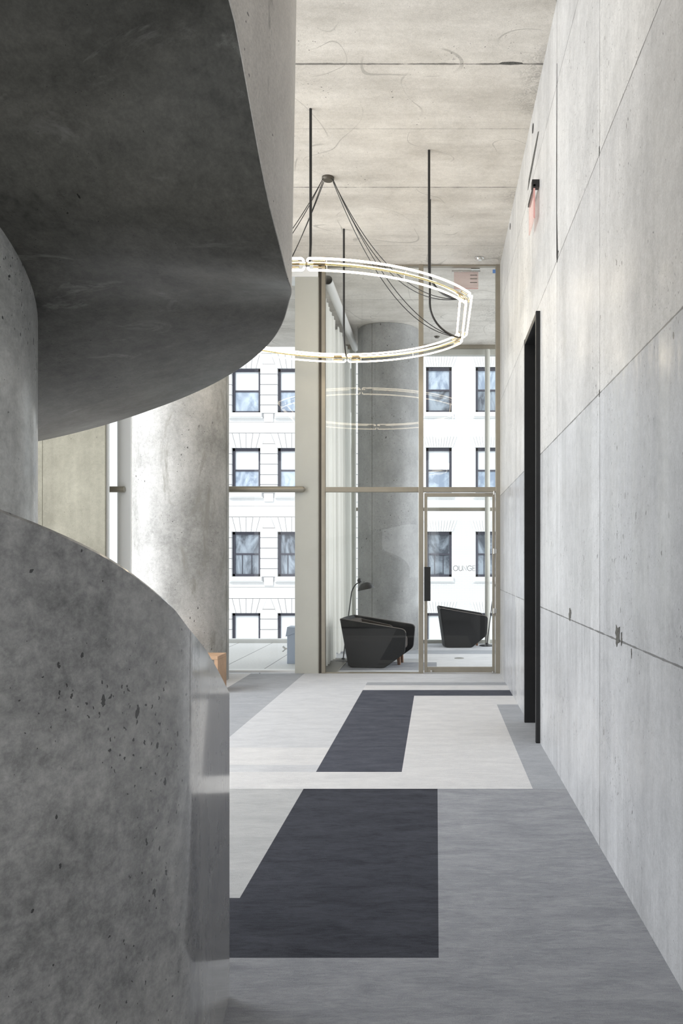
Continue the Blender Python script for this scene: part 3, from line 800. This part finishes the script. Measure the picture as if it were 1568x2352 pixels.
MB().box(-.050, -.036, -.184, -.18, -.13, .125).build('panel_edge', M['pinkedge'], ws)
sd = MB().lathe([(.0, -.035), (.035, -.033), (.045, -.012), (.062, -.008), (.062, 0)], n=24).build('smoke_detector', M['steel'], smooth=40)
sd.location = (X(1100, 10.6), 10.6, H); tag(sd, 'small round detector on the ceiling just before the glass partition', 'detector')
sk = MB().lathe([(.0, -.03), (.03, -.028), (.05, -.005), (.05, 0)], n=20).build('ceiling_sprinkler', M['bronze2'], smooth=40)
sk.location = (X(1003, 14.45), 14.3, H); tag(sk, 'small dark sprinkler on the lounge ceiling right of the column', 'sprinkler')
tp = MB().box(0, X(1139)-X(1132), -.002, .0, 0, .05).build('masking_tape', M['tape'])
tp.location = (X(1131.5), gm-.002, Z(625)); tag(tp, 'small piece of blue tape on the glass at the top right corner', 'tape')

# roller tube and sheer curtains in the lounge
rt = MB().tube([(0, 0, 0), (.0, 3.72, .06)], .062, 20, cap=False).tube([(0, 0, 0), (.0, 3.72, .06)], .055, 20, cap=False).build('roller_tube', M['tube_duct'], smooth=50)
rt.location = (-1.475, 10.98, 5.345); tag(rt, 'pale round tube running along the lounge ceiling above the sheer curtains', 'tube')
def curtain(ya, yb, x0, top, label, amp, fold):
    rows = []; n = int((yb-ya)/.012)
    for i in range(n+1):
        y = ya+(yb-ya)*i/n
        r = []
        for k in range(9):
            z = .02+(top-.02)*k/8; s = 1-.35*k/8
            ph = 2*PI*(y-ya)/fold
            r.append((x0+amp*(math.sin(ph)+.35*math.sin(2.3*ph+1))*s, y-ya, z))
        rows.append(r)
    o = MB().grid(rows).build('sheer_curtain', M['sheer'], smooth=80, fix=False)
    o.location = (0, ya, 0); return tag(o, label, 'curtain', 'sheer curtains in the lounge')
curtain(11.22, 12.55, -1.60, 5.26, 'white sheer curtain hanging just behind the glass partition frame', .045, .21)
curtain(13.0, 14.75, -1.60, 5.30, 'white sheer curtain hanging beside the round lounge column', .06, .27)
gr = MB().box(0, .26, 0, 1.6, 0, .006)
for q in range(40): gr.box(.015, .245, .03+q*.039, .05+q*.039, .006, .010)
gr = gr.build('floor_grille', M['grille']); gr.location = (-1.60, PY+.1, .0); tag(gr, 'perforated metal floor grille below the sheer curtains', 'grille')

fo_ = MB().lathe([(.0, .008), (.062, .008), (.075, .004), (.075, 0)], n=28).box(-.03, .03, -.02, .02, .008, .011).build('floor_outlet', M['grille'], smooth=30)
fo_.location = (.36, 12.55, 0); tag(fo_, 'small round metal outlet set in the lounge floor beyond the glass door', 'outlet')
# ------------------------------------------------------------------ armchairs
def make_armchair():
    root = empty('armchair')
    prof = [(.113, .03), (.16, .0), (.64, .0), (.935, .215), (.96, .553), (0, .70)]
    rp = rounded(prof, [.03, .03, .04, .05, .07, .03])
    Wd = .82; th = .05
    def lean(u, z): return -.035*z/.7               # the arms lean out towards the top
    def panel(sgn, name):
        mb = MB(); n = len(rp); o = []
        for dy in (0, th):
            o += [(u, sgn*(Wd/2-dy)+sgn*(.05*z/.7-.05*max(0, (.25-u))/.25), z) for u, z in rp]
        mb.add(o, [tuple(range(n)), tuple(range(2*n-1, n-1, -1))]+[(i, i+n, (i+1) % n+n, (i+1) % n) for i in range(n)])
        p = mb.build(name, M['felt'], root, bevel=.008)
        pp = [(u, sgn*(Wd/2-.004)+sgn*(.05*z/.7-.05*max(0, (.25-u))/.25), z) for u, z in rp]
        i0 = max(range(n), key=lambda i: pp[i][2]-pp[i][0]*.01)
        seq = [pp[i] for i in range(n) if pp[i][2] > .5]
        seq.sort(key=lambda q: q[0])
        MB().tube(seq, .006, 6).build('piping', M['piping'], p)
    panel(-1, 'side_shell'); panel(1, 'side_shell')
    bk = MB(); rows = []
    for k in range(13):
        s = -1+2*k/12; bul = .05*(1-s*s)
        w0 = Wd/2-.05
        def P(z, inn): return (.113*(1-z/.7)-bul*.6+inn, s*(w0+.05*z/.7), z+.0*bul)
        rows.append([P(.02, 0), P(.35, 0), P(.69, 0), P(.70, .03), P(.66, .06), P(.35, .07), P(.02, .08), P(.02, 0)])
    bk.grid(rows); bk.add(rows[0][:-1], [tuple(range(7))]); bk.add(rows[-1][:-1], [tuple(range(7))])
    bk.build('backrest', M['felt'], root, smooth=40)
    MB().box(.14, .86, -Wd/2+.06, Wd/2-.06, .22, .40).build('seat_cushion', M['felt_in'], root, bevel=.04)
    MB().prism(rounded([(.06, .40), (.22, .40), (.16, .66), (.05, .66)], .03), 'y', -Wd/2+.07, Wd/2-.07).build('back_cushion', M['felt_in'], root, smooth=40)
    MB().box(.15, .66, -Wd/2+.05, Wd/2-.05, .012, .20).build('base', M['felt'], root, bevel=.01)
    for sgn in (-1, 1):
        ya, yb = sorted((sgn*(Wd/2-.055), sgn*(Wd/2-.13)))
        MB().prism(rounded([(.10, .36), (.66, .36), (.64, .545), (.12, .655)], [.02, .03, .06, .04]), 'y', ya, yb).build('arm_pad', M['felt_in'], root, smooth=40)
    for sy in (-.02, .24):
        MB().prism([(.765, 0), (.805, 0), (.80, .14), (.745, .14)], 'y', sy, sy+.05).build('leg', M['wood'], root, bevel=.004)
    return root
def place(o, x, y, rz, label):
    o.location = (x, y, 0); o.rotation_euler = (0, 0, math.radians(rz))
    tag(o, label, 'armchair', 'black lounge armchairs')
ac = make_armchair()
place(ac, -1.318, 11.86, -7, 'black shell armchair in the lounge beside the floor lamp and curtain')
ac2 = copy_tree(ac)
ac2.scale = (.88, .92, 1)
place(ac2, .045, 14.45, 3, 'black shell armchair seen through the glass lounge door near the far window')

# ------------------------------------------------------------------ reading lamps
def make_lamp():
    root = empty('floor_lamp')
    MB().lathe([(.0, .0), (.14, .0), (.14, .012), (.10, .024), (.03, .032), (.02, .05), (.0, .05)], n=32).build('base', M['black'], root, smooth=35)
    pts = [(0, 0, .04), (.05, 0, .45), (.095, 0, .80), (.125, 0, 1.03)]
    for i in range(1, 9):
        a = i/8; pts.append((.125+.12*a**1.35, 0, 1.03+.16*math.sin(a*PI/2*.95)))
    MB().tube(pts, .0085, 10).build('stem', M['black'], root, smooth=60)
    s = MB().lathe([(.0, .0), (.012, .02), (.028, .026), (.034, .05), (.028, .075), (.0, .085)], n=20)
    kn = s.build('joint_cap', M['black'], root, smooth=50); kn.location = (.245, 0, 1.17)
    sh = MB().lathe([(.0, .0), (.045, -.004), (.09, -.03), (.12, -.07), (.132, -.105), (.128, -.105), (.116, -.068), (.086, -.034), (.04, -.012), (.0, -.01)], n=36)
    so = sh.build('lamp_shade', M['black'], root, smooth=50); so.location = (.325, 0, 1.19); so.rotation_euler = (0, math.radians(-12), 0)
    return root
lp = make_lamp(); lp.location = (-1.405, 12.2, 0)
tag(lp, 'black reading lamp with dome shade behind the armchair near the curtains', 'lamp', 'black reading lamps')
lp2 = copy_tree(lp); lp2.location = (.915, 14.42, 0)
tag(lp2, 'black reading lamp mostly hidden at the right edge of the lounge door', 'lamp', 'black reading lamps')

# ------------------------------------------------------------------ bench by the column, standpipe on the terrace
bn = empty('bench', (-3.2, 9.25, 0), label='wooden bench by the pale column, mostly hidden by the stair', cat='bench')
MB().box(-.8, .70, -.02, .36, .38, .42).build('seat', M['oak'], bn, bevel=.004)
MB().box(.66, .70, -.02, .36, 0, .38).build('end_panel', M['oak'], bn); MB().box(-.8, -.76, -.02, .36, 0, .38).build('end_panel', M['oak'], bn)
sp = empty('water_standpipe', (-2.06, 12.0, 0), label='blue grey metal standpipe box with a tap on the terrace', cat='standpipe')
MB().box(-.135, .17, -.13, .13, 0, .46).build('body', M['bluegrey'], sp, bevel=.006)
MB().prism([(-.155, .40), (-.13, .545), (.19, .53), (.19, .46), (.0, .455), (-.06, .44)], 'y', -.15, .15).build('hood', M['bluegrey'], sp, bevel=.004)
MB().tube([(-.135, -.06, .22), (-.17, -.06, .215), (-.21, -.06, .25)], .014, 8).tube([(-.17, -.06, .215), (-.215, -.06, .175)], .012, 8).build('tap', M['steel'], sp, smooth=50)
